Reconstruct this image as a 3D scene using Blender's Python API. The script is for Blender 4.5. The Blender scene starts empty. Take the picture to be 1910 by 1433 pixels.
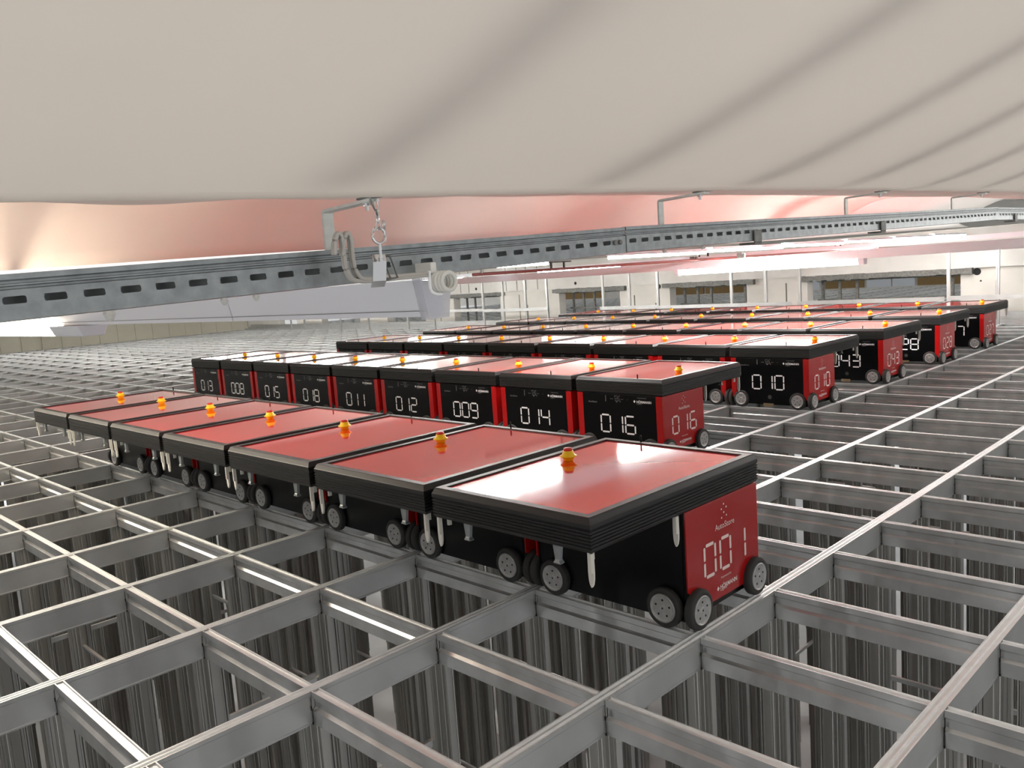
import bpy, bmesh, math, random
from mathutils import Matrix, Vector
random.seed(7)
PI = math.pi
S = bpy.context.scene
C = S.collection
PX, PY = 0.705, 0.4766          # grid pitch (long and short side of a cell)

# ------------------------------------------------------------------ camera
cam_data = bpy.data.cameras.new('camera')
cam = bpy.data.objects.new('camera', cam_data); C.objects.link(cam)
def set_camera(loc, yaw, pitch, roll, f_px):
    ca, sa, cb, sb, cc, sc = math.cos(yaw), math.sin(yaw), math.cos(pitch), math.sin(pitch), math.cos(roll), math.sin(roll)
    f = Vector((sa*cb, ca*cb, sb)); r = Vector((ca, -sa, 0)); u = r.cross(f)
    r2 = cc*r + sc*u; u2 = -sc*r + cc*u
    M = Matrix((r2, u2, -f)).transposed().to_4x4()
    M.translation = Vector(loc)
    cam.matrix_world = M
    cam_data.sensor_width = 36; cam_data.lens = f_px/1910*36
set_camera((1.397, -2.129, 1.150), -0.7887, -0.1268, -0.0685, 1557.5)
cam_data.clip_start = 0.02; cam_data.clip_end = 200
S.camera = cam

# ------------------------------------------------------------------ world, exposure
w = bpy.data.worlds.new('world'); S.world = w; w.use_nodes = True
bg = w.node_tree.nodes['Background']
wt = w.node_tree
tcw = wt.nodes.new('ShaderNodeTexCoord'); sx = wt.nodes.new('ShaderNodeSeparateXYZ'); mr = wt.nodes.new('ShaderNodeMapRange')
wt.links.new(tcw.outputs['Generated'], sx.inputs[0]); wt.links.new(sx.outputs['Z'], mr.inputs[0])
# bright lit hall above the tarpaulins, dimmer storage floor level around and below
mr.inputs[1].default_value = .25; mr.inputs[2].default_value = .6; mr.inputs[3].default_value = .5; mr.inputs[4].default_value = 2.0
wt.links.new(mr.outputs[0], bg.inputs[1]); bg.inputs[0].default_value = (0.975, 0.985, 1.0, 1)
S.view_settings.view_transform = 'Standard'; S.view_settings.look = 'None'
S.view_settings.exposure = 0.36; S.view_settings.gamma = 1.0
S.view_settings.use_curve_mapping = False

# ------------------------------------------------------------------ materials
def lin(c):
    return tuple((x/255/12.92 if x/255 <= .04045 else ((x/255+.055)/1.055)**2.4) for x in c)
def mat(name, rgb, rough=.5, metal=0., coat=0., noise=0., nscale=20., bump=0., bscale=60., trans=0., emit=None, estr=0., spec=.5, stretch=None, alpha=1.):
    m = bpy.data.materials.new(name); m.use_nodes = True
    nt = m.node_tree; b = nt.nodes['Principled BSDF']
    col = (*lin(rgb), 1)
    b.inputs['Base Color'].default_value = col
    b.inputs['Roughness'].default_value = rough
    b.inputs['Metallic'].default_value = metal
    b.inputs['Coat Weight'].default_value = coat
    b.inputs['Coat Roughness'].default_value = .06
    b.inputs['Specular IOR Level'].default_value = spec
    b.inputs['Alpha'].default_value = alpha
    if emit:
        b.inputs['Emission Color'].default_value = (*emit, 1); b.inputs['Emission Strength'].default_value = estr
    if noise or bump:
        tc = nt.nodes.new('ShaderNodeTexCoord'); mp = nt.nodes.new('ShaderNodeMapping')
        nt.links.new(tc.outputs['Object'], mp.inputs[0])
        if stretch: mp.inputs['Scale'].default_value = stretch
    if noise:
        n = nt.nodes.new('ShaderNodeTexNoise'); n.inputs['Scale'].default_value = nscale; n.inputs['Detail'].default_value = 4
        nt.links.new(mp.outputs[0], n.inputs['Vector'])
        r = nt.nodes.new('ShaderNodeValToRGB')
        r.color_ramp.elements[0].position = .3; r.color_ramp.elements[1].position = .7
        r.color_ramp.elements[0].color = tuple(x*(1-noise) for x in col[:3])+(1,)
        r.color_ramp.elements[1].color = tuple(min(1, x*(1+noise)) for x in col[:3])+(1,)
        nt.links.new(n.outputs[0], r.inputs[0]); nt.links.new(r.outputs[0], b.inputs['Base Color'])
    if bump:
        n2 = nt.nodes.new('ShaderNodeTexNoise'); n2.inputs['Scale'].default_value = bscale; n2.inputs['Detail'].default_value = 2
        nt.links.new(mp.outputs[0], n2.inputs['Vector'])
        bp = nt.nodes.new('ShaderNodeBump'); bp.inputs['Strength'].default_value = bump; bp.inputs['Distance'].default_value = .01
        nt.links.new(n2.outputs[0], bp.inputs['Height']); nt.links.new(bp.outputs[0], b.inputs['Normal'])
        if coat: nt.links.new(bp.outputs[0], b.inputs['Coat Normal'])
    if trans:
        tr = nt.nodes.new('ShaderNodeBsdfTranslucent'); tr.inputs[0].default_value = col
        mx = nt.nodes.new('ShaderNodeMixShader'); mx.inputs[0].default_value = trans
        out = nt.nodes['Material Output']
        nt.links.new(b.outputs[0], mx.inputs[1]); nt.links.new(tr.outputs[0], mx.inputs[2]); nt.links.new(mx.outputs[0], out.inputs[0])
    return m
M = {
 'alu': mat('brushed_aluminium', (188, 189, 188), .36, .78, noise=.08, nscale=6, bump=.02, bscale=300),
 'track_top': mat('lit_track_top', (244, 247, 248), .34, .55, noise=.04, nscale=30),  # whitened top faces: bright lamp light on the rails put into the colour
 'alu_web': mat('mill_aluminium', (204, 205, 204), .28, .8, noise=.14, nscale=9),
 'column': mat('column_aluminium', (176, 175, 171), .30, .78, noise=.10, nscale=10, stretch=(1, 1, .08)),
 'galv': mat('galvanised_steel', (146, 151, 152), .42, .7, noise=.16, nscale=45),
 'zinc': mat('pale_zinc_strap', (205, 206, 200), .45, .5, noise=.08, nscale=60),
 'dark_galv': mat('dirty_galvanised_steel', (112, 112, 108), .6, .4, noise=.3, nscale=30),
 'bright': mat('polished_steel', (215, 215, 215), .15, 1.),
 'red': mat('glossy_red_panel', (160, 14, 14), .25, coat=.2),
 'lidred': mat('glossy_red_lid_plate', (232, 34, 28), .075, spec=.5, coat=.75),
 'black': mat('satin_black_panel', (5, 5, 6), .28, spec=.22),
 'lid': mat('dark_grey_lid_frame', (19, 19, 19), .42, noise=.1, nscale=30),
 'rubber': mat('dark_rubber', (48, 48, 47), .8, noise=.1),
 'hub': mat('cast_wheel_hub', (168, 168, 166), .42, .5, noise=.1, nscale=50),
 'hole': mat('black_hole', (18, 18, 18), .8),
 'whiteprint': mat('white_print', (236, 236, 236), .5),
 'dimprint': mat('grey_print', (120, 122, 124), .5),
 'pinkprint': mat('pale_pink_print', (236, 214, 208), .5),
 'plastic': mat('white_plastic_guide', (215, 214, 206), .45),
 'yellow': mat('yellow_plastic', (255, 214, 14), .4, coat=.3),
 'redcap': mat('red_plastic', (205, 40, 20), .4, coat=.3),
 'fabric': mat('off_white_tarpaulin', (219, 213, 206), .85, noise=.03, nscale=3, trans=.5, spec=.2),
 'farfabric': mat('white_tarpaulin', (224, 220, 214), .85, noise=.03, nscale=3, trans=.3, spec=.2),
 'brightfabric': mat('thin_white_tarpaulin', (236, 234, 230), .85, trans=.42, spec=.2),
 'bouncefabric': mat('bounce_tinted_tarpaulin', (230, 218, 210), .8, noise=.03, nscale=2, trans=.22, spec=.2),  # whitish sheet, slight pink of the red lids' bounce put into its colour
 'wall': mat('painted_white_wall', (204, 201, 194), .8, noise=.06, nscale=3),
 'beam': mat('painted_white_beam', (206, 204, 199), .75, noise=.05, nscale=4),
 'leftwall': mat('beige_sheet_wall', (188, 184, 168), .8, noise=.06, nscale=2),
 'seam': mat('dark_seam', (96, 94, 86), .8),
 'floor': mat('pale_concrete_floor', (232, 233, 234), .7, noise=.06, nscale=1.5),
 'white': mat('white_enamel', (226, 228, 234), .4),
 'tube': mat('lit_tube_diffuser', (255, 250, 240), .5, emit=(1., .97, .93), estr=62),
 'warmtube': mat('warm_lit_diffuser', (255, 240, 210), .5, emit=(1., .88, .70), estr=28),
 'cable': mat('grey_cable_sheath', (176, 172, 164), .6),
 'redpipe': mat('red_painted_pipe', (96, 44, 40), .5),
 'brown': mat('brown_board', (138, 112, 72), .8, noise=.08),
 'pale': mat('pale_board', (212, 216, 222), .7),
 'film': mat('clear_film', (205, 205, 212), .25, alpha=.55),
 'foam': mat('grey_foam', (188, 186, 180), .9),
 'copper': mat('brass_contact', (170, 150, 120), .4, .8),
}

# ------------------------------------------------------------------ mesh helpers
def mesh_obj(name, bm, material, parent=None, smooth=False, bevel=0.):
    me = bpy.data.meshes.new(name)
    bmesh.ops.recalc_face_normals(bm, faces=bm.faces)
    bm.to_mesh(me); bm.free()
    mats = material if isinstance(material, (list, tuple)) else [material]
    for k in mats: me.materials.append(M[k] if isinstance(k, str) else k)
    if smooth:
        for p in me.polygons: p.use_smooth = True
    o = bpy.data.objects.new(name, me); C.objects.link(o)
    if parent: o.parent = parent
    if bevel:
        md = o.modifiers.new('bevel', 'BEVEL'); md.width = bevel; md.segments = 2; md.limit_method = 'ANGLE'
    return o
def box(bm, x0, x1, y0, y1, z0, z1, mi=0, M4=None):
    vs = [bm.verts.new(Vector(p) if M4 is None else M4 @ Vector(p)) for p in
          [(x0,y0,z0),(x1,y0,z0),(x1,y1,z0),(x0,y1,z0),(x0,y0,z1),(x1,y0,z1),(x1,y1,z1),(x0,y1,z1)]]
    for f in [(0,3,2,1),(4,5,6,7),(0,1,5,4),(1,2,6,5),(2,3,7,6),(3,0,4,7)]:
        fc = bm.faces.new([vs[i] for i in f]); fc.material_index = mi
def extrude(bm, prof, a, b, axis, mi=0, caps=True, top=None):
    """closed profile [(u,v)] swept from a to b along axis: 'x' -> (y,z), 'y' -> (x,z), 'z' -> (x,y)"""
    def P(u, v, t):
        return {'x': (t,u,v), 'y': (u,t,v), 'z': (u,v,t)}[axis]
    A = [bm.verts.new(P(u, v, a)) for u, v in prof]; B = [bm.verts.new(P(u, v, b)) for u, v in prof]
    n = len(prof)
    for i in range(n):
        f = bm.faces.new([A[i], A[(i+1) % n], B[(i+1) % n], B[i]]); f.material_index = mi
        if top and prof[i][1] > -.0061 and prof[(i+1) % n][1] > -.0061: f.material_index = top
    if caps:
        bm.faces.new(A[::-1]).material_index = mi; bm.faces.new(B).material_index = mi
def lathe(bm, prof, origin, axis, n=24, mi=0, caps=True):
    """prof [(r,t)] around axis 'x','y','z' through origin"""
    rings = []
    for r, t in prof:
        ring = []
        for k in range(n):
            a = 2*PI*k/n; c, s = r*math.cos(a), r*math.sin(a)
            p = {'x': (t, c, s), 'y': (c, t, s), 'z': (c, s, t)}[axis]
            ring.append(bm.verts.new(Vector(origin)+Vector(p)))
        rings.append(ring)
    for a, b in zip(rings, rings[1:]):
        for k in range(n):
            f = bm.faces.new([a[k], a[(k+1) % n], b[(k+1) % n], b[k]]); f.material_index = mi
    if caps:
        bm.faces.new(rings[0][::-1]).material_index = mi; bm.faces.new(rings[-1]).material_index = mi
def tube(bm, pts, r, n=10, mi=0, closed=False):
    pts = [Vector(p) for p in pts]; rings = []
    N = len(pts)
    for i, p in enumerate(pts):
        if closed: d = pts[(i+1) % N]-pts[i-1]
        else: d = pts[min(i+1, N-1)]-pts[max(i-1, 0)]
        d.normalize(); up = Vector((0, 0, 1)) if abs(d.z) < .95 else Vector((1, 0, 0))
        if closed: up = Vector((.577, .577, .577)) if abs(d.dot(Vector((.577,.577,.577)))) < .9 else Vector((0, 0, 1))
        a = d.cross(up).normalized(); b = d.cross(a)
        rings.append([bm.verts.new(p+r*(math.cos(2*PI*k/n)*a+math.sin(2*PI*k/n)*b)) for k in range(n)])
    seq = list(zip(rings, rings[1:])) + ([(rings[-1], rings[0])] if closed else [])
    for a, b in seq:
        for k in range(n):
            bm.faces.new([a[k], a[(k+1) % n], b[(k+1) % n], b[k]]).material_index = mi
    if not closed:
        bm.faces.new(rings[0][::-1]).material_index = mi; bm.faces.new(rings[-1]).material_index = mi
def smooth_path(pts, sub=6):
    P = [Vector(p) for p in pts]; out = []
    for i in range(len(P)-1):
        p0, p1, p2, p3 = P[max(i-1, 0)], P[i], P[i+1], P[min(i+2, len(P)-1)]
        for k in range(sub):
            t = k/sub
            out.append(.5*((2*p1)+(-p0+p2)*t+(2*p0-5*p1+4*p2-p3)*t*t+(-p0+3*p1-3*p2+p3)*t**3))
    out.append(P[-1]); return out
def tag(o, label, cat, group=None, kind=None):
    o['label'] = label; o['category'] = cat
    if group: o['group'] = group
    if kind: o['kind'] = kind
    return o
def empty(name, loc=(0,0,0), rz=0):
    o = bpy.data.objects.new(name, None); C.objects.link(o); o.location = loc; o.rotation_euler = (0, 0, rz)
    o.empty_display_size = .1
    return o
def struct(o):
    o['kind'] = 'structure'; return o
def copy_tree(o, parent=None):
    c = o.copy(); C.objects.link(c)
    if parent: c.parent = parent
    for ch in kids[o.name]:
        n = copy_tree(ch, c)
        kids.setdefault(c.name, []).append(n)
    kids.setdefault(c.name, [])
    return c
kids = {}
# text outlines turned into mesh once
def text_tris(s, bold=0.):
    cu = bpy.data.curves.new('t', 'FONT'); cu.body = s; cu.size = 1; cu.offset = bold; cu.resolution_u = 3
    o = bpy.data.objects.new('t', cu); C.objects.link(o)
    dg = bpy.context.evaluated_depsgraph_get()
    me = bpy.data.meshes.new_from_object(o.evaluated_get(dg))
    vs = [v.co.copy() for v in me.vertices]; fs = [tuple(p.vertices) for p in me.polygons]
    bpy.data.objects.remove(o); bpy.data.curves.remove(cu); bpy.data.meshes.remove(me)
    x0 = min(v.x for v in vs); x1 = max(v.x for v in vs); y0 = min(v.y for v in vs)
    return [((v.x-x0)/(x1-x0), (v.y-y0)/(x1-x0)) for v in vs], fs
_tc = {}
def put_text(bm, s, u0, u1, v0, P, mi=0, bold=0., vs=1.):
    """text s between u0 and u1 with baseline v0 on the face given by P(u,v)"""
    if s not in _tc: _tc[s] = text_tris(s, bold)
    vv, ff = _tc[s]; L = u1-u0
    V = [bm.verts.new(P(u0+a*L, v0+b*L*vs)) for a, b in vv]
    for f in ff:
        try: bm.faces.new([V[i] for i in f]).material_index = mi
        except ValueError: pass
def poly(bm, pts, P, mi=0):
    bm.faces.new([bm.verts.new(P(u, v)) for u, v in pts]).material_index = mi
SEG = {'0':'abcdef','1':'bc','2':'abged','3':'abgcd','4':'fgbc','5':'afgcd','6':'afgedc','7':'abc','8':'abcdefg','9':'abcdfg'}
def digits(bm, s, uc, v0, P, w=.066, h=.108, pitch=.094, t=.011, mi=0, lefts=None):
    for i, ch in enumerate(s):
        x0 = uc+(i-1)*pitch-w/2; x1 = x0+w; z0, z1 = v0, v0+h; zm = v0+h/2; g = .0022; b = t/2
        def seg(xa, za, xb, zb):
            if abs(xa-xb) < 1e-6: pts = [(xa, za+g), (xa+b, za+g+b*.6), (xa+b, zb-g-b*.6), (xa, zb-g), (xa-b, zb-g-b*.6), (xa-b, za+g+b*.6)]
            else: pts = [(xa+g, za), (xa+g+b*.6, za-b), (xb-g-b*.6, za-b), (xb-g, za), (xb-g-b*.6, za+b), (xa+g+b*.6, za+b)]
            poly(bm, pts, P, mi)
        for k in SEG[ch]:
            {'a': lambda: seg(x0+b, z1, x1-b, z1), 'b': lambda: seg(x1, zm, x1, z1), 'c': lambda: seg(x1, z0, x1, zm),
             'd': lambda: seg(x0+b, z0, x1-b, z0), 'e': lambda: seg(x0, z0, x0, zm), 'f': lambda: seg(x0, zm, x0, z1),
             'g': lambda: seg(x0+b, zm, x1-b, zm)}[k]()
def dot(bm, u, v, r, P, n=10, mi=0):
    poly(bm, [(u+r*math.cos(2*PI*k/n), v+r*math.sin(2*PI*k/n)) for k in range(n)], P, mi)
DOTS = [(0, .041), (.0155, .028), (-.0145, .026), (0, .013), (.0155, 0), (-.0145, -.003)]

# ------------------------------------------------------------------ setting: floor, walls
def simple(name, boxes, m, parent=None, **k):
    bm = bmesh.new()
    for b in boxes: box(bm, *b)
    return mesh_obj(name, bm, m, parent, **k)
struct(simple('floor', [(-45, 20, -25, 45, -5.4, -5.2)], 'floor'))

NX0, NX1, NY0, NY1 = -36, 4, -9, 24          # node ranges of the main hall
WX0 = -25.2
YW = 11.8
# openings in the back wall (x ranges)
OPEN = [(-23.15, -22.05), (-20.6, -18.6), (-17.3, -15.65), (-14.5, -12.83), (-10.96, -9.28), (-8.05, -6.38), (-5.22, -2.78)]
bm = bmesh.new()
xs = [WX0] + [v for o in OPEN for v in o] + [5.5]
for a, b in zip(xs[::2], xs[1::2]): box(bm, a, b, YW, YW+.22, .002, .822)
mesh_obj('wall_back', bm, 'wall')
struct(bpy.data.objects['wall_back'])
bm = bmesh.new()
box(bm, WX0, 5.5, YW-.05, YW+.22, .822, 1.42)
struct(mesh_obj('trim_1', bm, 'beam'))
# vertical joints of the wall facing, dark narrow strips
bm = bmesh.new()
for x in (-14.15, -13.85, -13.35, -12.55, -12.2, -11.9, -11.55): box(bm, x, x+.015, YW-.053, YW-.05, .84, 1.4)
for x, z0, z1 in ((-16.9,.05,.8), (-15.05,.0,.8),(-12.2, .1, .74), (-11.95, .0, .5), (-8.92, .25, .62), (-8.4, .2, .45), (-5.62, .05, .72), (-2.3, .3, .62), (-1.55, .05, .6), (-2.28, .42, .6)):
    box(bm, x, x+.022, YW-.004, YW, z0, z1)
struct(mesh_obj('trim_2', bm, 'seam'))
# round holes left in the wall
bm = bmesh.new()
for x, z, r in ((-13.58, .93, .035), (-10.42, .93, .035)): lathe(bm, [(r, YW-.054), (r*.8, YW-.052)], (x, 0, z), 'y', 14)
for x, z, r in ((-8.3, .77, .05), (-2.55, .76, .055), (-2.5, .62, .014)): lathe(bm, [(r, YW-.004), (r*.8, YW-.001)], (x, 0, z), 'y', 14)
struct(mesh_obj('trim_3', bm, 'hole'))
# left wall of upright sheets
bm = bmesh.new()
box(bm, WX0-.15, WX0, -8, YW+.22, .002, 2.3)
y = -7.9
while y < YW:
    box(bm, WX0, WX0+.03, y, y+.03, .0, 2.2); y += .53
struct(mesh_obj('wall_left', bm, 'leftwall'))
# the hall behind the openings
struct(simple('wall_far', [(-34, 6, 26.0, 26.2, -.1, 2.4)], 'wall'))
for a, b, m in ((-24, -21, 'brown'), (-18.1, -16.1, 'brown'), (-16.0, -14.1, 'brown'), (-14.0, -11.9, 'pale'), (-11.75, -11.5, 'pale'), (-11.3, -9.98, 'brown'), (-9.88, -9.1, 'pale'), (-9.05, -8.36, 'pale'), (-8.28, -6.95, 'brown'), (-6.85, -5.6, 'brown')):
    o = simple('wall_board', [(a, b, 25.93, 25.998, .02, 1.3)], m)
    tag(o, ('brown board' if m == 'brown' else 'pale board')+' leaning on the far wall seen through the openings', 'board', m+' boards on the far wall')
struct(simple('ceiling', [(-34, 6, 12.02, 26.2, 2.4, 2.5)], 'beam'))

# steel lintels over the openings, rough undersides
for k, (a, b) in enumerate(OPEN):
    bm = bmesh.new()
    n = max(8, int((b-a)/.09)); dx = (b-a+.3)/n
    for i in range(n):
        x = a-.12+i*dx
        box(bm, x, x+dx, YW-.09, YW+.02, .745-random.random()*.02, .815+random.random()*.012)
    o = mesh_obj('steel_lintel', bm, 'dark_galv')
    where = ['leftmost opening, by the corner of the hall', 'second opening from the left', 'third opening from the left', 'fourth opening from the left', 'fifth opening from the left', 'sixth opening from the left', 'wide opening at the right'][k]
    tag(o, 'grey rough steel lintel over the '+where, 'lintel', 'lintels over the wall openings')

# ------------------------------------------------------------------ the storage grid
grid = empty('storage_grid'); tag(grid, 'aluminium storage grid of open rectangular cells carrying all the robots', 'grid')
prof_y = [(-.0195,0), (-.0155,0), (-.0145,-.005), (-.0035,-.005), (-.0025,0), (.0025,0), (.0035,-.005), (.0145,-.005), (.0155,0), (.0195,0),
          (.0195,-.012), (.0185,-.014), (.0185,-.092), (.0195,-.095), (.0195,-.1), (-.0195,-.1), (-.0195,-.095), (-.0185,-.092), (-.0185,-.014), (-.0195,-.012)]
bm = bmesh.new(); extrude(bm, prof_y, NY0*PY-.02, 25.9, 'y', top=1)
me = None
for i in range(NX0, NX1+1):
    if me is None:
        o = mesh_obj('track_rail', bm, ['alu', 'track_top'], grid); me = o.data
    else:
        o = bpy.data.objects.new('track_rail', me); C.objects.link(o); o.parent = grid
    o.location = (i*PX, 0, 0)
# cross rails: one per line, cut where the long rails pass; web, ledge and lower lip
prof_x = [(-.014,0), (-.0105,0), (-.0095,-.005), (.0095,-.005), (.0105,0), (.014,0), (.014,-.016), (.006,-.022), (.006,-.05), (.014,-.053), (.014,-.1),
          (-.014,-.1), (-.014,-.057), (-.004,-.049), (-.004,-.027), (-.014,-.019)]
bm = bmesh.new()
for i in range(NX0, NX1): extrude(bm, prof_x, i*PX+.0205, (i+1)*PX-.0205, 'x', top=1)
first = mesh_obj('cross_rail', bm, ['alu_web', 'track_top'], grid); first.location = (0, NY0*PY, 0)
for j in range(NY0+1, 54):
    if j in (25,): continue
    o = bpy.data.objects.new('cross_rail', first.data); C.objects.link(o); o.parent = grid; o.location = (0, j*PY, 0)
# upright columns: cruciform extrusion with flanged, grooved arms
def column_profile():
    arm = [(.007,.007), (.006,.018), (.0045,.020), (.0045,.026), (.007,.028), (.007,.037), (.0045,.039), (.0045,.044), (.011,.046), (.0125,.050),
           (-.0125,.050), (-.011,.046), (-.0045,.044), (-.0045,.039), (-.007,.037), (-.007,.028), (-.0045,.026), (-.0045,.020), (-.006,.018)]
    out = []
    for q in range(4):
        a = q*PI/2
        for x, y in arm: out.append((x*math.cos(a)-y*math.sin(a), x*math.sin(a)+y*math.cos(a)))
    return out
cp = column_profile()
nodes = [(i, j) for i in range(NX0, NX1+1) for j in range(NY0, NY1+1)]
def cdist(n): return math.hypot(n[0]*PX-1.4, n[1]*PY+2.13)
def infront(n):
    v = (n[0]*PX-1.4, n[1]*PY+2.13); f = (math.sin(-.7887), math.cos(-.7887)); r = (f[1], -f[0])
    d = v[0]*f[0]+v[1]*f[1]; s = v[0]*r[0]+v[1]*r[1]
    return d > .3 and abs(s) < d*.75+.6
nodes.sort(key=lambda n: (not infront(n), cdist(n)))
bm = bmesh.new(); extrude(bm, cp[::-1], -5.2, -.1005, 'z', caps=False)
c0 = mesh_obj('column', bm, 'column', grid)
for k, (i, j) in enumerate(nodes[:96]):
    o = c0 if k == 0 else bpy.data.objects.new('column', c0.data)
    if k: C.objects.link(o); o.parent = grid
    o.location = (i*PX, j*PY, 0)
simple_p = [(x, y) for q in range(4) for x, y in [(math.cos(q*PI/2)*a-math.sin(q*PI/2)*b, math.sin(q*PI/2)*a+math.cos(q*PI/2)*b) for a, b in ((.007,.007), (.0045,.040), (.0125,.05), (-.0125,.05), (-.0045,.040))]]
bm = bmesh.new()
for i, j in nodes[96:]:
    extrude(bm, [(i*PX+x, j*PY+y) for x, y in simple_p], -5.2, -.1005, 'z', caps=False)
rest = mesh_obj('further_columns', bm, 'column', grid); rest['kind'] = 'stuff'
# dark notches with bolts in the inner corners below each crossing
bm = bmesh.new()
for i, j in nodes[:200]:
    for s in (-1, 1):
        x, y = i*PX+s*.0215, j*PY-.0165
        box(bm, x-.0015, x+.0015, y-.003, y, -.056, -.044)
        box(bm, x-.0018, x+.0018, y-.003, y, -.1, -.094)
        box(bm, x-.0008, x+.0008, y-.0012, y, -.095, -.018)
bl = mesh_obj('corner_bolts', bm, 'hole', grid); bl['kind'] = 'stuff'
# tie bars between columns below the rails
random.seed(11)
near = nodes[:150]; cnt = 0
for i, j in near:
    for dirn in ('x', 'y'):
        if cnt >= 95 or random.random() > .42: continue
        z = -random.choice([.35, .62, .9, 1.3, 1.75, 2.2])-.1*random.random()
        bm = bmesh.new()
        if dirn == 'x': box(bm, .05, PX-.05, -.002, .002, z-.022, z); box(bm, .05, PX-.05, -.012, .002, z, z+.003)
        else: box(bm, -.002, .002, .05, PY-.05, z-.022, z); box(bm, -.012, .002, .05, PY-.05, z, z+.003)
        o = mesh_obj('tie_bar', bm, 'alu', grid); o.location = (i*PX, j*PY, 0); cnt += 1
# edge profiles lying along the back edge of the grid
for k, (y0, z1) in enumerate(((11.5, .05), (11.62, .10), (11.72, .16))):
    bm = bmesh.new(); box(bm, -24.9, 5.2, y0, y0+.04, .001, z1)
    o = mesh_obj('edge_profile', bm, 'alu', grid)

# ------------------------------------------------------------------ robots
def P_front(y): return lambda u, v: (u, y, v)
def P_right(x): return lambda u, v: (x, u, v)
def P_left(x): return lambda u, v: (x, -u, v)
HX = .326; YF = -.222
def build_body():
    bm = bmesh.new()
    box(bm, -.305, .305, -.216, .216, .028, .391)
    box(bm, -.322, .322, -.205, .214, .10, .391)
    # wheel arches and skirt
    for s in (-1, 1): box(bm, s*.30-.012, s*.30+.012, -.16, .16, .03, .10)
    box(bm, -.19, .19, -.222, -.216, .03, .05)
    return bm
def build_side(s):
    bm = bmesh.new()
    # side plate with its lower corners rounded away for the wheels, and the front return
    pts = [(-.22, .391), (.222, .391), (.222, .13), (.118, .056), (-.118, .056), (-.205, .10), (-.22, .115)]
    A = [bm.verts.new((s*HX, u, v)) for u, v in pts]; B = [bm.verts.new((s*(HX-.005), u, v)) for u, v in pts]
    n = len(pts)
    bm.faces.new(A); bm.faces.new(B[::-1])
    for i in range(n): bm.faces.new([A[i], A[(i+1) % n], B[(i+1) % n], B[i]])
    x0, x1 = sorted((s*.281, s*(HX-.0005)))
    box(bm, x0, x1, YF, YF+.006, .075, .391)
    return bm
def build_lid():
    bm = bmesh.new()
    X, Y0, Y1 = .3325, -.222, .685
    prof = [(.02, .391), (.006, .393)]
    z = .400
    prof += [(.002, z)]
    for k in range(6):
        prof += [(.0, z+.002), (.0, z+.0062), (.0032, z+.0072), (.0032, z+.0088)]; z += .0095
    prof += [(.0, .461), (.0, .4725), (.002, .4755), (.0085, .489), (.011, .4915), (.0355, .4915), (.0365, .4905), (.0365, .483)]
    rings = [[bm.verts.new(p) for p in ((-X+o, Y0+o, z), (X-o, Y0+o, z), (X-o, Y1-o, z), (-X+o, Y1-o, z))] for o, z in prof]
    for a, b in zip(rings, rings[1:]):
        for k in range(4): bm.faces.new([a[k], a[(k+1) % 4], b[(k+1) % 4], b[k]])
    bm.faces.new(rings[0][::-1]); bm.faces.new(rings[-1])
    return bm
def build_wheel():
    """wheel with its axle along +x, outer face at x=0, centre at the origin"""
    bm = bmesh.new()
    lathe(bm, [(.05, -.03), (.062, -.029), (.0655, -.025), (.066, -.014), (.0655, -.006), (.062, -.0015), (.054, -.0005), (.0475, -.003)], (0,0,0), 'x', 36)
    return bm
def build_hub():
    bm = bmesh.new()
    lathe(bm, [(.0475, -.028), (.0475, .0015), (.045, .003), (.0425, .001), (.038, -.0005), (.012, -.0005), (.009, .001), (.0, .001)][:-1], (0,0,0), 'x', 36)
    return bm
def build_holes():
    bm = bmesh.new()
    for k in range(5):
        a = 2*PI*k/5+.3
        lathe(bm, [(.0038, -.002), (.0038, .0002)], (0, .027*math.cos(a), .027*math.sin(a)), 'x', 10)
    lathe(bm, [(.0032, -.002), (.0032, .0016)], (0, 0, 0), 'x', 10)
    return bm
def build_guide():
    """tapered white guide blade hanging from its top at z=0"""
    bm = bmesh.new()
    pr = [(.009, 0), (.0095, -.055), (.0085, -.075), (.0055, -.09), (.001, -.098)]
    L = [bm.verts.new((-w_, -.0035, z)) for w_, z in pr] + [bm.verts.new((w_, -.0035, z)) for w_, z in pr[::-1]]
    R = [bm.verts.new((v.co.x, .0035, v.co.z)) for v in L]
    n = len(L); bm.faces.new(L); bm.faces.new(R[::-1])
    for i in range(n): bm.faces.new([L[i], L[(i+1) % n], R[(i+1) % n], R[i]])
    box(bm, -.009, -.002, -.0035, .011, -.055, 0)
    return bm
def build_catch():
    bm = bmesh.new()
    def ring(wx, wy, z): return [bm.verts.new(p) for p in ((-wx,-wy,z), (wx,-wy,z), (wx,wy,z), (-wx,wy,z))]
    rs = [ring(.015,.006,0), ring(.012,.006,-.022), ring(.0085,.006,-.045), ring(.0085,.008,-.048), ring(.013,.010,-.055), ring(.012,.008,-.058)]
    for a, b in zip(rs, rs[1:]):
        for k in range(4): bm.faces.new([a[k], a[(k+1) % 4], b[(k+1) % 4], b[k]])
    bm.faces.new(rs[0][::-1]); bm.faces.new(rs[-1])
    return bm
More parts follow.
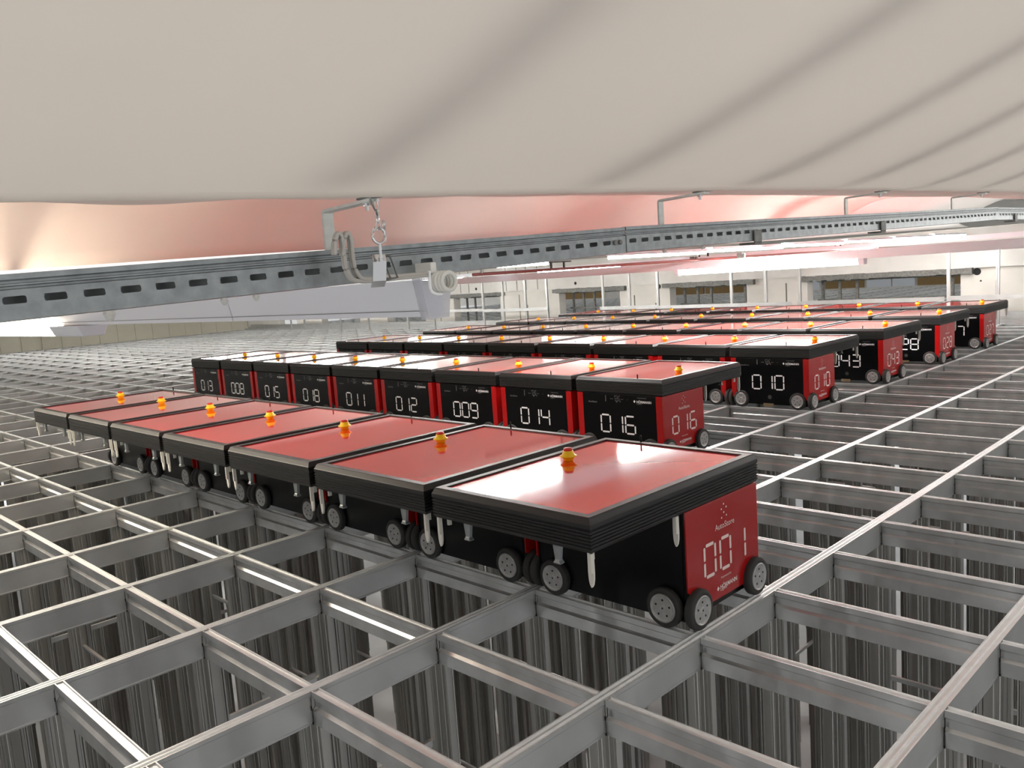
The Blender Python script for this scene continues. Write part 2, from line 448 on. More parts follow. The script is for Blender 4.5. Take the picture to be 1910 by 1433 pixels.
def front_print(num):
    bm = bmesh.new(); P = P_front(YF-.0012)
    put_text(bm, 'AutoStore', -.235, -.166, .331, P, 1)
    for u, v in DOTS: dot(bm, -.2+u*.75, .352+v*.75, .0018, P, 8, 2)
    put_text(bm, 'Empowered by', .150, .214, .371, P, 1)
    put_text(bm, 'HÖRMANN', .142, .249, .3445, P, 0, bold=.02)
    poly(bm, [(.126, .345), (.134, .354), (.126, .363), (.118, .354)], P, 0)
    put_text(bm, 'Logistik', .142, .182, .334, P, 1)
    # status icons on the header strip
    for k in range(5): poly(bm, [(-.098, .344+k*.008), (-.092, .344+k*.008), (-.092, .349+k*.008), (-.098, .349+k*.008)], P, 1)
    poly(bm, [(-.06, .3605), (-.035, .3605), (-.035, .3625), (-.06, .3625)], P, 1)
    poly(bm, [(.022, .3605), (.042, .3605), (.042, .3625), (.022, .3625)], P, 1)
    for u, v in ((-.028,.375), (-.016,.378), (-.004,.372), (.008,.377), (-.02,.348), (-.008,.345), (.004,.350), (-.014,.3405), (.014,.3445)):
        poly(bm, [(u, v), (u+.007, v+.001), (u+.0075, v+.003), (u+.003, v+.009), (u+.001, v+.003)], P, 1)
    for u in (-.022, -.006, .010): poly(bm, [(u, .356), (u+.002, .356), (u+.002, .367), (u, .367)], P, 1); 
    poly(bm, [(-.022, .3655), (.012, .3655), (.012, .3675), (-.022, .3675)], P, 1)
    dot(bm, .075, .361, .002, P, 8, 1)
    if num: digits(bm, num, -.008, .150, P, w=.072, h=.108, pitch=.095, t=.0105)
    return bm
def side_print(num, s):
    bm = bmesh.new(); P = P_right(HX+.0012) if s > 0 else P_left(-HX-.0012)
    k = 1
    for u, v in DOTS: dot(bm, u+.002, .325+v, .0032, P, 12, 0)
    put_text(bm, 'AutoStore', -.055, .065, .287, P, 0)
    if num: digits(bm, num, .004, .1495, P, w=.064, h=.104, pitch=.095, t=.0112)
    put_text(bm, 'Empowered by', -.029, .035, .117, P, 1)
    put_text(bm, 'HÖRMANN', -.036, .070, .092-.008, P, 0, bold=.02)
    poly(bm, [(-.049, .082), (-.041, .090), (-.049, .099), (-.057, .090)], P, 0)
    put_text(bm, 'Logistik', -.036, .006, .0735+.002, P, 1)
    return bm
meshes = {}
def make_robot():
    t = empty('storage_robot')
    def add(name, bm, m, parent=t, **k):
        o = mesh_obj(name, bm, m, parent, **k); kids.setdefault(parent.name, []).append(o); kids.setdefault(o.name, []); return o
    add('body', build_body(), 'black')
    fp_bm = bmesh.new(); box(fp_bm, -.280, .280, YF-.0008, YF+.005, .045, .391)
    fp = add('front_panel', fp_bm, 'black', bevel=.001)
    add('number_lettering', front_print(None), ['whiteprint', 'dimprint', 'hole'], fp)
    for s in (1, -1):
        sp = add('side_panel', build_side(s), 'red')
        add('number_lettering', side_print(None, s), ['pinkprint', 'pinkprint'], sp)
    lid = add('lid', build_lid(), 'lid')
    bm = bmesh.new(); box(bm, -.2955, .2955, -.185, .648, .4825, .4865)
    add('top_plate', bm, 'lidred', lid)
    for s in (1, -1):
        for y in (-.18, .18):
            wl = add('wheel', build_wheel() if 'wheel' not in meshes else bmesh.new(), 'rubber', smooth=False)
            if 'wheel' in meshes: wl.data = meshes['wheel']
            else:
                for p in wl.data.polygons: p.use_smooth = True
                meshes['wheel'] = wl.data
            wl.location = (s*.3495, y, .0665); wl.rotation_euler = (0, 0, 0 if s > 0 else PI)
            hb(wl, add)
        for x in (-.237, .237):
            wl = add('wheel', bmesh.new(), 'rubber'); wl.data = meshes['wheel']
            wl.location = (x, s*.239, .0665); wl.rotation_euler = (0, 0, s*PI/2)
            hb(wl, add)
    for x in (-.318, .318):
        for y in (.262, .672):
            g = add('bin_guide', build_guide() if 'guide' not in meshes else bmesh.new(), 'plastic')
            if 'guide' in meshes: g.data = meshes['guide']
            meshes['guide'] = g.data
            g.location = (x, y, .3915); g.rotation_euler = (0, 0, PI/2 if False else 0)
    for x in (-.19, .19):
        g = add('bin_catch', build_catch() if 'catch' not in meshes else bmesh.new(), 'galv')
        if 'catch' in meshes: g.data = meshes['catch']
        meshes['catch'] = g.data
        g.location = (x, .662, .392)
    for x in (-.30, .30):
        bm = bmesh.new(); box(bm, x-.005, x+.005, .640, .652, .362, .392); add('sensor', bm, 'plastic')
    # emergency stop: yellow collar with the red push cap on top
    bm = bmesh.new(); lathe(bm, [(.016, 0), (.019, .004), (.022, .012), (.031, .0155), (.031, .018), (.024, .021), (.019, .033), (.0185, .036)], (.203, .152, .4865), 'z', 24)
    eb = add('emergency_button', bm, 'yellow', smooth=True)
    bm = bmesh.new(); lathe(bm, [(.0150, .035), (.0165, .037), (.0165, .042), (.0145, .0455), (.008, .0465)], (.203, .152, .4865), 'z', 24)
    add('push_cap', bm, 'redcap', eb, smooth=True)
    bm = bmesh.new(); lathe(bm, [(.004, .4905), (.004, .515), (.0025, .518)], (.1435, -.204, 0), 'z', 10); add('antenna', bm, 'hole', smooth=True)
    bm = bmesh.new(); box(bm, -.048, .036, YF-.007, YF+.0, .013, .038); box(bm, -.040, .028, YF-.0085, YF-.007, .019, .032); add('charging_contact', bm, 'copper')
    bm = bmesh.new(); lathe(bm, [(.016, YF-.0025), (.016, YF-.0005)], (.005, 0, .088), 'y', 20); add('round_cover', bm, 'rubber')
    return t
def hb(wl, add):
    h = add('hub', build_hub() if 'hub' not in meshes else bmesh.new(), 'hub', wl)
    if 'hub' in meshes: h.data = meshes['hub']
    else:
        meshes['hub'] = h.data
    # hub holes belong to the hub's mesh
    if 'hubdone' not in meshes:
        b2 = bmesh.new(); b2.from_mesh(h.data)
        for k in range(5):
            a = 2*PI*k/5+.3
            lathe(b2, [(.0038, -.002), (.0038, .0002)], (0, .027*math.cos(a), .027*math.sin(a)), 'x', 10, mi=1)
        lathe(b2, [(.0032, -.002), (.0032, .0016)], (0, 0, 0), 'x', 10, mi=1)
        b2.to_mesh(h.data); b2.free(); h.data.materials.append(M['hole']); meshes['hubdone'] = 1
proto = make_robot()
def num_meshes(num):
    out = []
    for f in (lambda: front_print(num), lambda: side_print(num, 1), lambda: side_print(num, -1)):
        bm = f(); me = bpy.data.meshes.new('number_lettering'); bm.to_mesh(me); bm.free(); out.append(me)
    for k in ('whiteprint', 'dimprint', 'hole'): out[0].materials.append(M[k])
    for q in out[1:]:
        for k in ('pinkprint', 'pinkprint'): q.materials.append(M[k])
    return out
ORD = ['first', 'second', 'third', 'fourth', 'fifth', 'sixth', 'seventh', 'eighth', 'ninth']
NUM = {(1, 0): '001', (2, 0): '016', (2, 1): '014', (2, 2): '009', (2, 3): '012', (2, 4): '011', (2, 5): '018', (2, 6): '015', (2, 7): '008', (2, 8): '013',
       (3, 0): '010', (4, 0): '043', (5, 0): '028', (6, 0): '027'}
ROWS = [(1, 7, None), (2, 9, 4), (3, 9, 8), (4, 9, 11), (5, 9, 14), (6, 9, 17)]
used = False
for row, n, j in ROWS:
    for k in range(n):
        if row == 1:
            loc = (-(k+.5)*PX, .2215, 0); rz = PI
        else:
            loc = (-(k+2.5)*PX, j*PY+.235, 0); rz = 0
        if not used: r = proto; used = True
        else: r = copy_tree(proto)
        r.location = loc; r.rotation_euler = (0, 0, rz)
        num = NUM.get((row, k))
        rown = ['nearest row', 'second row', 'third row', 'fourth row', 'fifth row', 'farthest row'][row-1]
        if row == 1 and k == 0: lab = 'red and black storage robot with number 001, nearest of all'
        elif num: lab = 'red and black storage robot with number %s, in the %s' % (num, rown)
        else: lab = 'storage robot in the %s, %s from its right end, red top plate' % (rown, ORD[k])
        if row == 1 and k: lab = 'storage robot with its back turned, %s from robot 001 in the nearest row' % ORD[k-1]
        tag(r, lab, 'robot', 'storage robots in the '+rown)
        if num:
            ms = num_meshes(num)
            prints = []
            def walk(o):
                for ch in kids[o.name]:
                    if ch.name.split('.')[0] == 'number_lettering': prints.append(ch)
                    walk(ch)
            walk(r)
            for o, m_ in zip(prints, ms): o.data = m_

# ------------------------------------------------------------------ tarpaulin sheets under the roof
def lerp_tab(tab, t):
    if t <= tab[0][0]: a, b = tab[0], tab[1]
    elif t >= tab[-1][0]: a, b = tab[-2], tab[-1]
    else:
        for a, b in zip(tab, tab[1:]):
            if a[0] <= t <= b[0]: break
    return a[1]+(b[1]-a[1])*(t-a[0])/(b[0]-a[0])
KEEL = [(-1.84, 1.276), (-1.4, 1.289), (-.756, 1.311), (-.09, 1.333), (.6, 1.350), (2.5, 1.387), (4.5, 1.41), (8, 1.43)]
BR_Y = [-1.31, -.305, .828, 1.95]
CREASE = [-1.38, -.78, -.17, .42, 1.05, 1.7, 2.3, 2.9, 3.5]
def sheet(name, x0, x1, y0, y1, z_of, m, nx=60, ny=200):
    bm = bmesh.new(); V = []
    for a in range(nx+1):
        t = a/nx; x = x0+(x1-x0)*t
        V.append([bm.verts.new((x, y0+(y1-y0)*b/ny, z_of(x, y0+(y1-y0)*b/ny, t))) for b in range(ny+1)])
    for a in range(nx):
        for b in range(ny): bm.faces.new([V[a][b], V[a+1][b], V[a+1][b+1], V[a][b+1]])
    o = mesh_obj(name, bm, m, smooth=True)
    md = o.modifiers.new('thickness', 'SOLIDIFY'); md.thickness = .0015; md.offset = 1
    return o
def z1(x, y, t):
    k = lerp_tab(KEEL, y)
    d = max(0, x-.28)
    z = k + .62*(1-math.exp(-(d/1.15)**1.5))
    for yc in CREASE:
        z -= .004*math.exp(-((y-yc-.10*d)/.085)**2)*min(1, d/.35)*(1 if d < 1.6 else math.exp(-(d-1.6)))
    return z
tag(sheet('tarpaulin', .285, 4.6, -6.5, 6.4, z1, 'fabric', 90, 330), 'broad off-white tarpaulin billowing overhead in front of the steel rail', 'tarpaulin')
def shade_strip(k, yc):  # unseen strip added over the sheet to cast a soft dark band through it
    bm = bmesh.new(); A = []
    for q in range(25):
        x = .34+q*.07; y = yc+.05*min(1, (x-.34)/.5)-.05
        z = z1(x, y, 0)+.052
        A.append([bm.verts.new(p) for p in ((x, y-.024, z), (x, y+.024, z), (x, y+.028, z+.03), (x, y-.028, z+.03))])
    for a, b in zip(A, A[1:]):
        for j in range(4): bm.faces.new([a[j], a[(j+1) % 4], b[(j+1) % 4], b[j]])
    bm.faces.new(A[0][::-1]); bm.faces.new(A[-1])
    tag(mesh_obj('unseen_shade_strip', bm, 'dark_galv'), 'strip added out of view above the off-white tarpaulin to shade a soft dark band', 'shade_strip', 'added shade strips above the near tarpaulin')
for k, yc in enumerate(CREASE[:7]): shade_strip(k, yc)
def z2(x, y, t):
    k = lerp_tab(KEEL, y)
    z = k+.022 + .42*t**1.4*(1-t**8)
    for yc in CREASE: z -= .02*math.exp(-((y-yc+.1*t)/.12)**2)*math.sin(PI*t)
    return z
tag(sheet('tarpaulin', .265, -2.56, -9, 7.0, z2, 'bouncefabric', 50, 200), 'bounce tinted whitish tarpaulin arching behind the steel rail', 'tarpaulin')
def zk(y): return 1.225+.016*min(max(y, 0), 12)
tag(sheet('tarpaulin', 4.6, .26, 6.5, 11.7, lambda x, y, t: 1.62+.22*math.sin(PI*t), 'brightfabric', 20, 30), 'thin bright tarpaulin over the far right corner of the hall', 'tarpaulin')
def zfar(x, y, t): return zk(y)+.02 + .34*math.sin(PI*t)**.8 - .015*sum(math.exp(-((y-q*1.1)/.15)**2) for q in range(-8, 12))*math.sin(PI*t)
tag(sheet('tarpaulin', .24, -2.56, 7.05, 11.7, lambda x, y, t: zk(y)+.22+.32*math.sin(PI*t)**.8, 'brightfabric', 40, 100), 'white tarpaulin beyond the bounce tinted one, towards the back wall', 'tarpaulin')
FX = [-2.62, -6.2, -9.4, -12.6, -15.8, -19.0, -22.2, -25.1]
for k in range(7):
    tag(sheet('tarpaulin', FX[k]-.02, FX[k+1]+.12, -9, 11.7, zfar, 'farfabric', 26, 160),
        'white tarpaulin hung between hall beams, %s bay past the lamp row' % ORD[k], 'tarpaulin', 'tarpaulins over the far bays')

# ------------------------------------------------------------------ slotted steel rail with its brackets
RT = [(-2.4, 1.182), (-1.816, 1.199), (-1.369, 1.216), (-.852, 1.236), (-.47, 1.252), (.14, 1.269), (2.588, 1.331), (3.2, 1.334), (6.5, 1.36)]
def railz(y): return lerp_tab(RT, y)
def rail_piece(y0, y1, dz=0, dx=0.):
    """C profile lying along y; the slotted web faces +x. Slots are real openings"""
    bm = bmesh.new(); H = .061
    pitch, sl = .0505, .029
    def quad(pts): bm.faces.new([bm.verts.new(p) for p in pts])
    y = y0
    X = .15+dx
    def zt(y): return railz(y)+dz
    cuts = [y0]; ss = []
    q = math.ceil((y0+.01)/pitch)*pitch
    while q+sl < y1-.01:
        ss.append((q, q+sl)); q += pitch
    # heights from the top: lip, rolled groove, web with slots
    prof = [(-.014, -.010), (-.014, 0), (0, 0), (0, -.0075), (-.005, -.0095), (-.005, -.0125), (-.001, -.0135), (-.001, -.0155), (-.005, -.017), (-.005, -.0195), (0, -.021)]
    ys = [y0]
    for a, b in ss: ys += [a, b]
    ys.append(y1)
    for a, b in zip(ys, ys[1:]):
        if b-a < 1e-5: continue
        is_slot = any(abs(a-s[0]) < 1e-6 and abs(b-s[1]) < 1e-6 for s in ss)
        for (xa, za), (xb, zb) in zip(prof, prof[1:]):
            quad([(X+xa, a, zt(a)+za), (X+xb, a, zt(a)+zb), (X+xb, b, zt(b)+zb), (X+xa, b, zt(b)+za)])
        bands = [(-.021, -.0295), (-.0295, -.0395), (-.0395, -H)]
        for n_, (t0, t1) in enumerate(bands):
            if n_ == 1 and is_slot:
                r = .003  # rounded slot ends
                for (p, c_) in ((a, 1), (b, -1)):
                    for zc, sg in ((t0, -1), (t1, 1)):
                        quad([(X, p, zt(p)+zc), (X, p+c_*r, zt(p)+zc), (X, p+c_*r*.3, zt(p)+zc+sg*r*.3), (X, p, zt(p)+zc+sg*r)])
                continue
            quad([(X, a, zt(a)+t0), (X, a, zt(a)+t1), (X, b, zt(b)+t1), (X, b, zt(b)+t0)])
        quad([(X, a, zt(a)-H), (X-.04, a, zt(a)-H-.002), (X-.04, b, zt(b)-H-.002), (X, b, zt(b)-H)])
        quad([(X-.04, a, zt(a)-H-.002), (X-.04, a, zt(a)-.018), (X-.04, b, zt(b)-.018), (X-.04, b, zt(b)-H-.002)])
        quad([(X-.04, a, zt(a)-.018), (X-.03, a, zt(a)-.018), (X-.03, b, zt(b)-.018), (X-.04, b, zt(b)-.018)])
    bmesh.ops.remove_doubles(bm, verts=bm.verts, dist=1e-5)
    o = mesh_obj('rail_channel', bm, 'galv', rail)
    md = o.modifiers.new('thickness', 'SOLIDIFY'); md.thickness = .0016; md.offset = -1
    return o
rail = empty('slotted_steel_rail', (0, 0, 0)); tag(rail, 'galvanised slotted steel channel rail running overhead above the robots', 'rail')
rail_piece(-3.2, -.468); rail_piece(-.466, 2.60, dz=.001, dx=.001); rail_piece(2.602, 6.2)
# joint screws
bm = bmesh.new()
for y in (-.492, -.512): lathe(bm, [(.006, .151), (.006, .1545), (.003, .156)], (0, y, railz(y)-.035), 'x', 12)
mesh_obj('joint_bolt', bm, 'dark_galv', rail)
# sleeve couplers hanging round the rail
for y in (.17, 1.12, 2.9):
    z = railz(y); bm = bmesh.new()
    box(bm, .153, .158, y-.022, y+.022, z-.066, z-.03); box(bm, .105, .158, y-.022, y+.022, z-.072, z-.066)
    mesh_obj('support_clamp', bm, 'dark_galv', rail, bevel=.002)
for k, y in enumerate(BR_Y):
    zt = railz(y)
    kz = lerp_tab(KEEL, y)-.006
    ht = [1.288, 1.322, 1.349, 1.370][k]
    b = empty('hanger_bracket', (.141, y+.011, zt))
    tag(b, ['bent flat steel bracket on the rail carrying the chain and hook', 'bent flat steel bracket second along the rail from the chain', 'bent flat steel bracket third along the rail from the chain', 'bent flat steel bracket farthest along the rail'][k], 'bracket', 'brackets between rail and tarpaulin seam')
    bm = bmesh.new(); h = ht-zt; wd = .0105
    L = .132
    r = .008; path = [(-.008, -.03), (-.008, h-r)] + [(-.008+r*(1-math.cos(a)), h-r+r*math.sin(a)) for a in (PI/8, PI/4, 3*PI/8, PI/2)] + [(L, h+.004)]
    T = .005
    left = []; right = []
    for i, (x, z) in enumerate(path):
        p0 = path[max(i-1, 0)]; p1 = path[min(i+1, len(path)-1)]
        d = Vector((p1[0]-p0[0], p1[1]-p0[1])).normalized(); nn = Vector((d.y, -d.x))*T
        left.append((x, z)); right.append((x+nn.x, z+nn.y))
    ring = left+right[::-1]
    A = [bm.verts.new((x, -wd, z)) for x, z in ring]; B = [bm.verts.new((x, wd, z)) for x, z in ring]
    n = len(ring)
    for i in range(n): bm.faces.new([A[i], A[(i+1) % n], B[(i+1) % n], B[i]])
    m2 = len(left)
    for i in range(m2-1):
        for R_ in (A, B): bm.faces.new([R_[i], R_[i+1], R_[n-2-i], R_[n-1-i]])
    mesh_obj('strap', bm, 'zinc', b)
    bm = bmesh.new()
    lathe(bm, [(.0035, h-.014), (.0035, h+.010)], (L-.02, 0, 0), 'z', 10)
    lathe(bm, [(.007, h-.006), (.007, h-.001)], (L-.02, 0, 0), 'z', 6)
    mesh_obj('bolt', bm, 'bright', b)
    bm = bmesh.new(); box(bm, L-.035, L+.012, -.009, .009, h+.0045, h+.0075); mesh_obj('clamp_plate', bm, 'dark_galv', b)

# chain, ring hook and rod that carry the near lamp trunking
ch = empty('hook_and_chain', (.28, -1.30, 1.29)); tag(ch, 'small steel chain with open ring hook below the nearest bracket', 'hook')
bm = bmesh.new()
tube(bm, [(0, -.012, .010), (0, -.010, -.004), (0, -.006, -.012), (0, 0, -.024), (0, .003, -.028)], .0016)
mesh_obj('wire_loop', bm, 'dark_galv', ch, smooth=True)
for k, (zc, turn) in enumerate(((-.012, 0), (-.027, 1), (-.040, 0))):
    bm = bmesh.new(); pts = []
    for q in range(16):
        a = 2*PI*q/16; u, v = .0042*math.cos(a), .0105*math.sin(a)
        pts.append((0 if not turn else u, u if not turn else 0, zc+v))
    tube(bm, pts, .0012, 8, closed=True); mesh_obj('chain_link', bm, 'bright', ch, smooth=True)
bm = bmesh.new(); pts = []
for q in range(19):
    a = PI*.62+2*PI*.92*q/18
    pts.append((0, .0128*math.cos(a)-.0, -.058+.0128*math.sin(a)))
pts += [(0, .0125, -.050), (0, .0122, -.040), (0, .0118, -.034)]
tube(bm, pts, .0026, 10); mesh_obj('ring_hook', bm, 'bright', ch, smooth=True)
bm = bmesh.new(); lathe(bm, [(.0025, -.070), (.0025, -.098)], (0, .0, 0), 'z', 10); lathe(bm, [(.0045, -.100), (.0045, -.094)], (0, 0, 0), 'z', 6); mesh_obj('threaded_rod', bm, 'bright', ch)

# spring clip on top of the trunking
cl = empty('trunking_clip', (.24, -1.296, 1.155)); tag(cl, 'bent shiny steel clip gripping the near white lamp trunking', 'clip')
bm = bmesh.new()
def strip(pts, y0, y1, T=.0015):
    A = [bm.verts.new((x, y0+s, z)) for x, z, s in pts]; B = [bm.verts.new((x, y1+s, z)) for x, z, s in pts]
    for i in range(len(pts)-1): bm.faces.new([A[i], A[i+1], B[i+1], B[i]])
strip([(.03, .047, 0), (.032, .036, 0), (.032, 0.004, -.004), (.026, -.006, -.004)], -.014, .013)
strip([(.018, .044, .0), (.03, .047, 0)], -.014, .013)
o = mesh_obj('clip_plate', bm, 'bright', cl); md = o.modifiers.new('t', 'SOLIDIFY'); md.thickness = .0015
bm = bmesh.new()
for s in (0, 1):
    tube(bm, [(.026-.02*s, .0, .045), (.024-.02*s, .026, .045), (.028-.02*s, .036, .008), (.026-.02*s, .004, .004)], .0022, 8)
mesh_obj('clip_arm', bm, 'dark_galv', cl)

# ------------------------------------------------------------------ near lamp trunking (runs along x)
tr = empty('lamp_trunking', (0, -1.1, 1.12)); tag(tr, 'white lamp trunking hanging close under the steel rail', 'light trunking')
tr_prof = [(-.014, .037), (.058, .033), (.056, .022), (.048, -.025), (.046, -.036), (.0, -.034), (-.001, -.022)]
bm = bmesh.new(); extrude(bm, tr_prof, -.645, .135, 'x'); mesh_obj('trunking_body', bm, 'white', tr)
bm = bmesh.new(); extrude(bm, tr_prof, -14, -.649, 'x'); mesh_obj('trunking_body', bm, 'white', tr)
bm = bmesh.new(); box(bm, -12, .134, -.0022, -.0002, -.0232, -.0222); mesh_obj('seam_line', bm, 'seam', tr)
# clear film wrapped round the open end
bm = bmesh.new(); 
fp = [(-.016, .040), (.061, .036), (.059, .022), (.050, -.038), (.0, -.040), (-.004, -.022)]
extrude(bm, fp, .125, .150, 'x'); o = mesh_obj('end_film', bm, 'film', tr)
# luminaires
lm = empty('ceiling_lamp', (0, -1.1, 1.085)); tag(lm, 'warm lit lamp at the left under the near white trunking', 'lamp')
bm = bmesh.new(); extrude(bm, [(-.030, -.001), (.076, -.001), (.060, -.038), (-.012, -.038)], -3.9, -2.05, 'x'); mesh_obj('diffuser', bm, 'warmtube', lm)
for k, a in enumerate((-6.4, -9.2, -12.0)):
    lm2 = empty('ceiling_lamp', (0, -1.1, 1.085)); tag(lm2, 'warm lit lamp farther along the near white trunking, %s from its end' % ORD[k+1], 'lamp')
    bm = bmesh.new(); extrude(bm, [(-.030, -.001), (.076, -.001), (.060, -.038), (-.012, -.038)], a, a+1.85, 'x'); mesh_obj('diffuser', bm, 'warmtube', lm2)
bm = bmesh.new(); extrude(bm, [(-.0305, -.0005), (.0765, -.0005), (.0605, -.039), (-.0125, -.039)], -2.049, -1.74, 'x'); mesh_obj('end_cap', bm, 'white', lm, bevel=.004)

# cables: bundle over the rail, loop and coil at the trunking end
cb = empty('cable_bundle', (.18, -1.31, 1.2)); tag(cb, 'grey cable bundle draped over the steel rail beside the nearest bracket', 'cable')
def yz(pts, X, base): return [(X-base[0], y-base[1], z-base[2]) for y, z in pts]
base = (.18, -1.31, 1.2)
A_ = [(-1.334, 1.207), (-1.331, 1.229), (-1.324, 1.242), (-1.317, 1.234), (-1.316, 1.204), (-1.314, 1.184), (-1.304, 1.166), (-1.285, 1.161), (-1.259, 1.160), (-1.216, 1.162), (-1.177, 1.163), (-1.14, 1.164)]
B_ = [(-1.319, 1.205), (-1.313, 1.232), (-1.306, 1.243), (-1.300, 1.232), (-1.300, 1.204), (-1.297, 1.182), (-1.287, 1.167), (-1.27, 1.164), (-1.24, 1.166), (-1.2, 1.166), (-1.14, 1.168)]
for P_, X in ((A_, .195), (A_, .201), (B_, .195), (B_, .202)):
    bm = bmesh.new(); tube(bm, smooth_path(yz(P_, X, base)), .0036, 8); mesh_obj('cable_strand', bm, 'cable', cb, smooth=True)
cc = empty('cable_coil', (.2, -1.1, 1.15)); tag(cc, 'pale cable coil tied at the open end of the near trunking', 'cable')
for q in range(4):
    bm = bmesh.new(); pts = []
    for a in range(28):
        t = 2*PI*a/28; pts.append((-.006+.0062*q, -.008+.003*q+(.0155+.0012*(q % 2))*math.cos(t), .001+(.0165)*math.sin(t)))
    tube(bm, pts, .0042, 8, closed=True); mesh_obj('cable_loop', bm, 'plastic', cc, smooth=True)
bm = bmesh.new(); box(bm, -.055, -.004, -.026, -.012, .018, .038); mesh_obj('cable_clamp', bm, 'plastic', cc, bevel=.002)
bm = bmesh.new(); tube(bm, smooth_path([(.0, -.034, .022), (.0, -.034, -.01), (.002, -.026, -.02), (.004, -.01, -.022)]), .003, 8); mesh_obj('tie_strap', bm, 'whiteprint', cc, smooth=True)
# foam drips under the rail
for k, (y, s) in enumerate(((-1.685, 1.2), (-1.51, .9), (-1.455, .8), (-.95, .6), (-.3, .8), (-.12, .7))):
    bm = bmesh.new(); z = railz(y)-.062
    lathe(bm, [(.006*s, 0), (.0075*s, -.004*s), (.005*s, -.010*s), (.002*s, -.013*s)], (.146, y, z), 'z', 8)
    o = mesh_obj('foam_blob', bm, 'foam')
    tag(o, 'small grey foam blob hanging from the underside of the rail', 'foam blob', 'foam blobs under the rail')

# ------------------------------------------------------------------ second and third trunking with lit lamps
def trunking(yc, z0, z1, x0, x1, label, lamps, lamp_labels):
    t = empty('lamp_trunking', (0, yc, z0)); tag(t, label, 'light trunking')
    h = z1-z0
    bm = bmesh.new(); extrude(bm, [(-.03, h), (.04, h), (.045, 0), (-.035, 0)], x0, x1, 'x'); mesh_obj('trunking_body', bm, 'white', t)
    for (a, b), lb in zip(lamps, lamp_labels):
        l = empty('ceiling_lamp', (0, yc, z0)); tag(l, lb, 'lamp')
        bm = bmesh.new(); extrude(bm, [(-.036, -.001), (.045, -.001), (.035, -.052), (-.028, -.052)], a, b, 'x'); mesh_obj('diffuser', bm, 'tube', l)
        bm = bmesh.new(); extrude(bm, [(-.037, -.0005), (.046, -.0005), (.036, -.053), (-.029, -.053)], b, b+.05, 'x'); extrude(bm, [(-.037, -.0005), (.046, -.0005), (.036, -.053), (-.029, -.053)], a-.05, a, 'x'); mesh_obj('end_cap', bm, 'white', l)
trunking(5.4, 1.105, 1.185, -24, 4, 'long white lamp trunking crossing the hall above the middle rows', [(-3.57, -1.69), (.3, 2.18)] + [(-9.6-2.1*q, -7.7-2.1*q) for q in range(7)],
         ['lit lamp under the middle trunking, above the third row of robots', 'lit lamp at the right end of the middle trunking'] + ['lit lamp on the far stretch of the middle trunking, %s towards the sheet wall' % q for q in ORD[:7]])
trunking(9.3, 1.22, 1.28, -24, 4, 'far white lamp trunking running along before the back wall', [(-22, -20.1), (-17.5, -15.6), (-13.2, -11.3), (-9.2, -7.3), (-5, -3.1)],
         ['lit lamp on the far trunking, %s from the beige sheet wall' % q for q in ORD[:5]])
# linear lamp row in the gap between two tarpaulins (runs along y)
ys = [.92, 2.97, 4.38, 5.79, 7.2, 8.6, 10.0]
for k, y in enumerate(ys):
    z = 1.222+.009*(y-1.2)
    l = empty('ceiling_lamp', (-2.60, y, z)); tag(l, '%s lit lamp of the row hung in the gap between tarpaulins' % ORD[k], 'lamp', 'lamps in the gap between tarpaulins')
    bm = bmesh.new(); box(bm, -.032, .032, .03, .92, 0, .02); box(bm, -.032, .032, .98, 1.33, 0, .02); mesh_obj('diffuser', bm, 'tube', l)
    bm = bmesh.new(); box(bm, -.036, .036, .02, 1.34, .021, .045); mesh_obj('lamp_housing', bm, 'white', l)
# red pipe with hangers
pp = empty('sprinkler_pipe', (-3.3, 0, 0)); tag(pp, 'thin dull red pipe running under the tarpaulins past the lamp row', 'pipe')
bm = bmesh.new(); tube(bm, [(0, 2.2, 1.19), (0, 7.7, 1.205), (0, 11.6, 1.20)], .012, 10); mesh_obj('pipe', bm, 'redpipe', pp, smooth=True)
for y in (3.15, 5.4, 8.6):
    z = 1.2+.0118*(y-3.1); bm = bmesh.new()
    box(bm, -.004, .004, -.16, .16, .045, .056); box(bm, -.006, .006, -.10, -.085, 0, .05); box(bm, -.006, .006, .06, .075, 0, .05)
    o = mesh_obj('pipe_hanger', bm, 'hole', pp); o.location = (0.03, y, z)
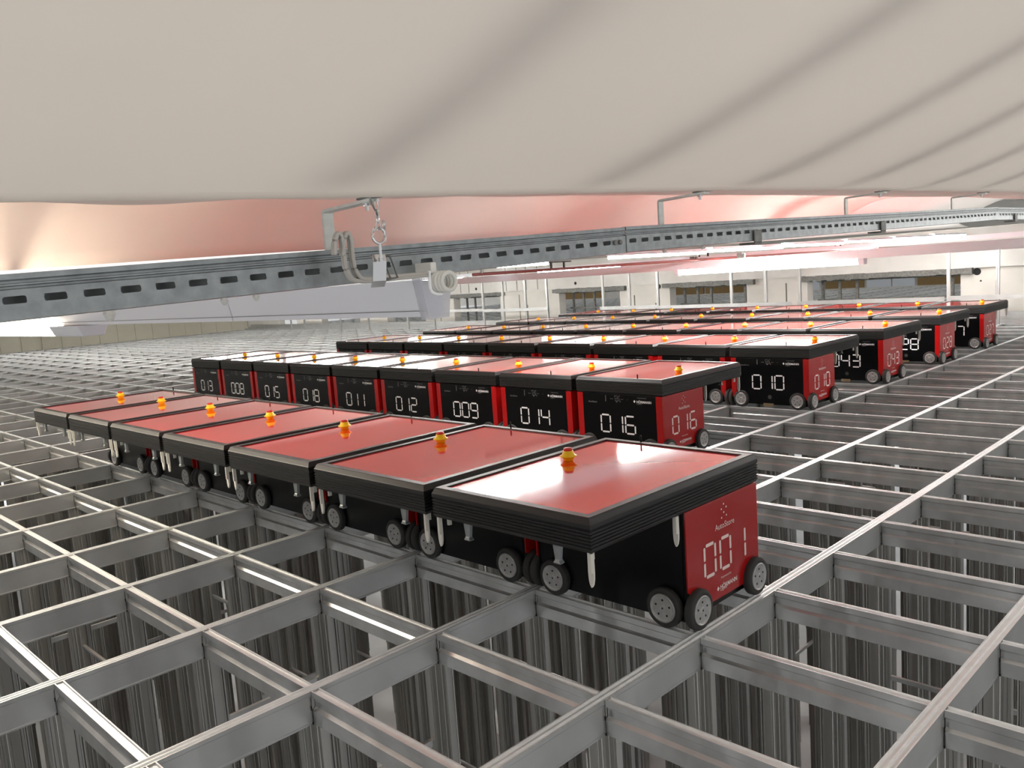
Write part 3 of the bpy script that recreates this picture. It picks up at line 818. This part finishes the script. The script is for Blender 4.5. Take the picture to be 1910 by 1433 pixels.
# sensors on the second trunking
for x in (-3.38, -2.84):
    bm = bmesh.new(); box(bm, x-.045, x+.01, 5.37, 5.42, 1.1855, 1.235); box(bm, x+.014, x+.03, 5.38, 5.41, 1.1855, 1.23)
    tag(mesh_obj('trunking_clamp', bm, 'dark_galv'), 'small grey clamp sitting on the middle lamp trunking', 'clamp', 'clamps on the middle trunking')

# ------------------------------------------------------------------ guard fence in front of the back wall
FY = 11.3
def at_fence(x): return 1.397+(x-1.397)*(FY+2.129)/(11.8+2.129)
fence = empty('guard_fence', (0, FY, 0)); tag(fence, 'slim aluminium guard fence before the back wall', 'fence')
for x in (-22.4, -21.6, -19.6, -18.2, -16.4, -15.3, -13.42, -12.73, -11.99, -11.32, -9.72, -9.03, -8.33, -6.69, -6.0, -5.36, -2.95, -2.27, .2, 1.6):
    xf = at_fence(x); bm = bmesh.new()
    extrude(bm, [(-.022, -.02), (-.004, -.02), (-.004, -.014), (.004, -.014), (.004, -.02), (.022, -.02), (.022, .02), (-.022, .02)], .001, 1.16, 'z')
    o = mesh_obj('post', bm, 'alu', fence); o.location = (xf, 0, 0)
for a, b, z in ((-22.5, -15.2, .40), (-14.9, -13.4, .44), (-13.4, -11.3, .42), (-9.8, -8.3, .40), (-8.3, -5.5, .385), (-5.4, -3.0, .39), (-2.95, 4, .40)):
    bm = bmesh.new(); box(bm, at_fence(a), at_fence(b), -.032, -.023, z-.03, z+.035); mesh_obj('rail_bar', bm, 'alu', fence)
# short frames standing inside the openings
for k, (a, b) in enumerate(OPEN[3:]):
    f = empty('opening_frame', (0, YW+.35, 0))
    tag(f, 'grey steel post frame standing inside the %s' % ['fourth wall opening from the left', 'fifth wall opening from the left', 'sixth wall opening from the left', 'wide right wall opening'][k], 'frame', 'steel frames in the wall openings')
    for x in (a+.12, a+.42, a+.72, b-.22):
        bm = bmesh.new(); box(bm, x-.02, x+.02, -.02, .02, 0.001, .78); mesh_obj('post', bm, 'dark_galv', f)
    for z in (.36, .70):
        bm = bmesh.new(); box(bm, a+.02, b-.05, -.015, .015, z, z+.04); mesh_obj('bar', bm, 'dark_galv', f)
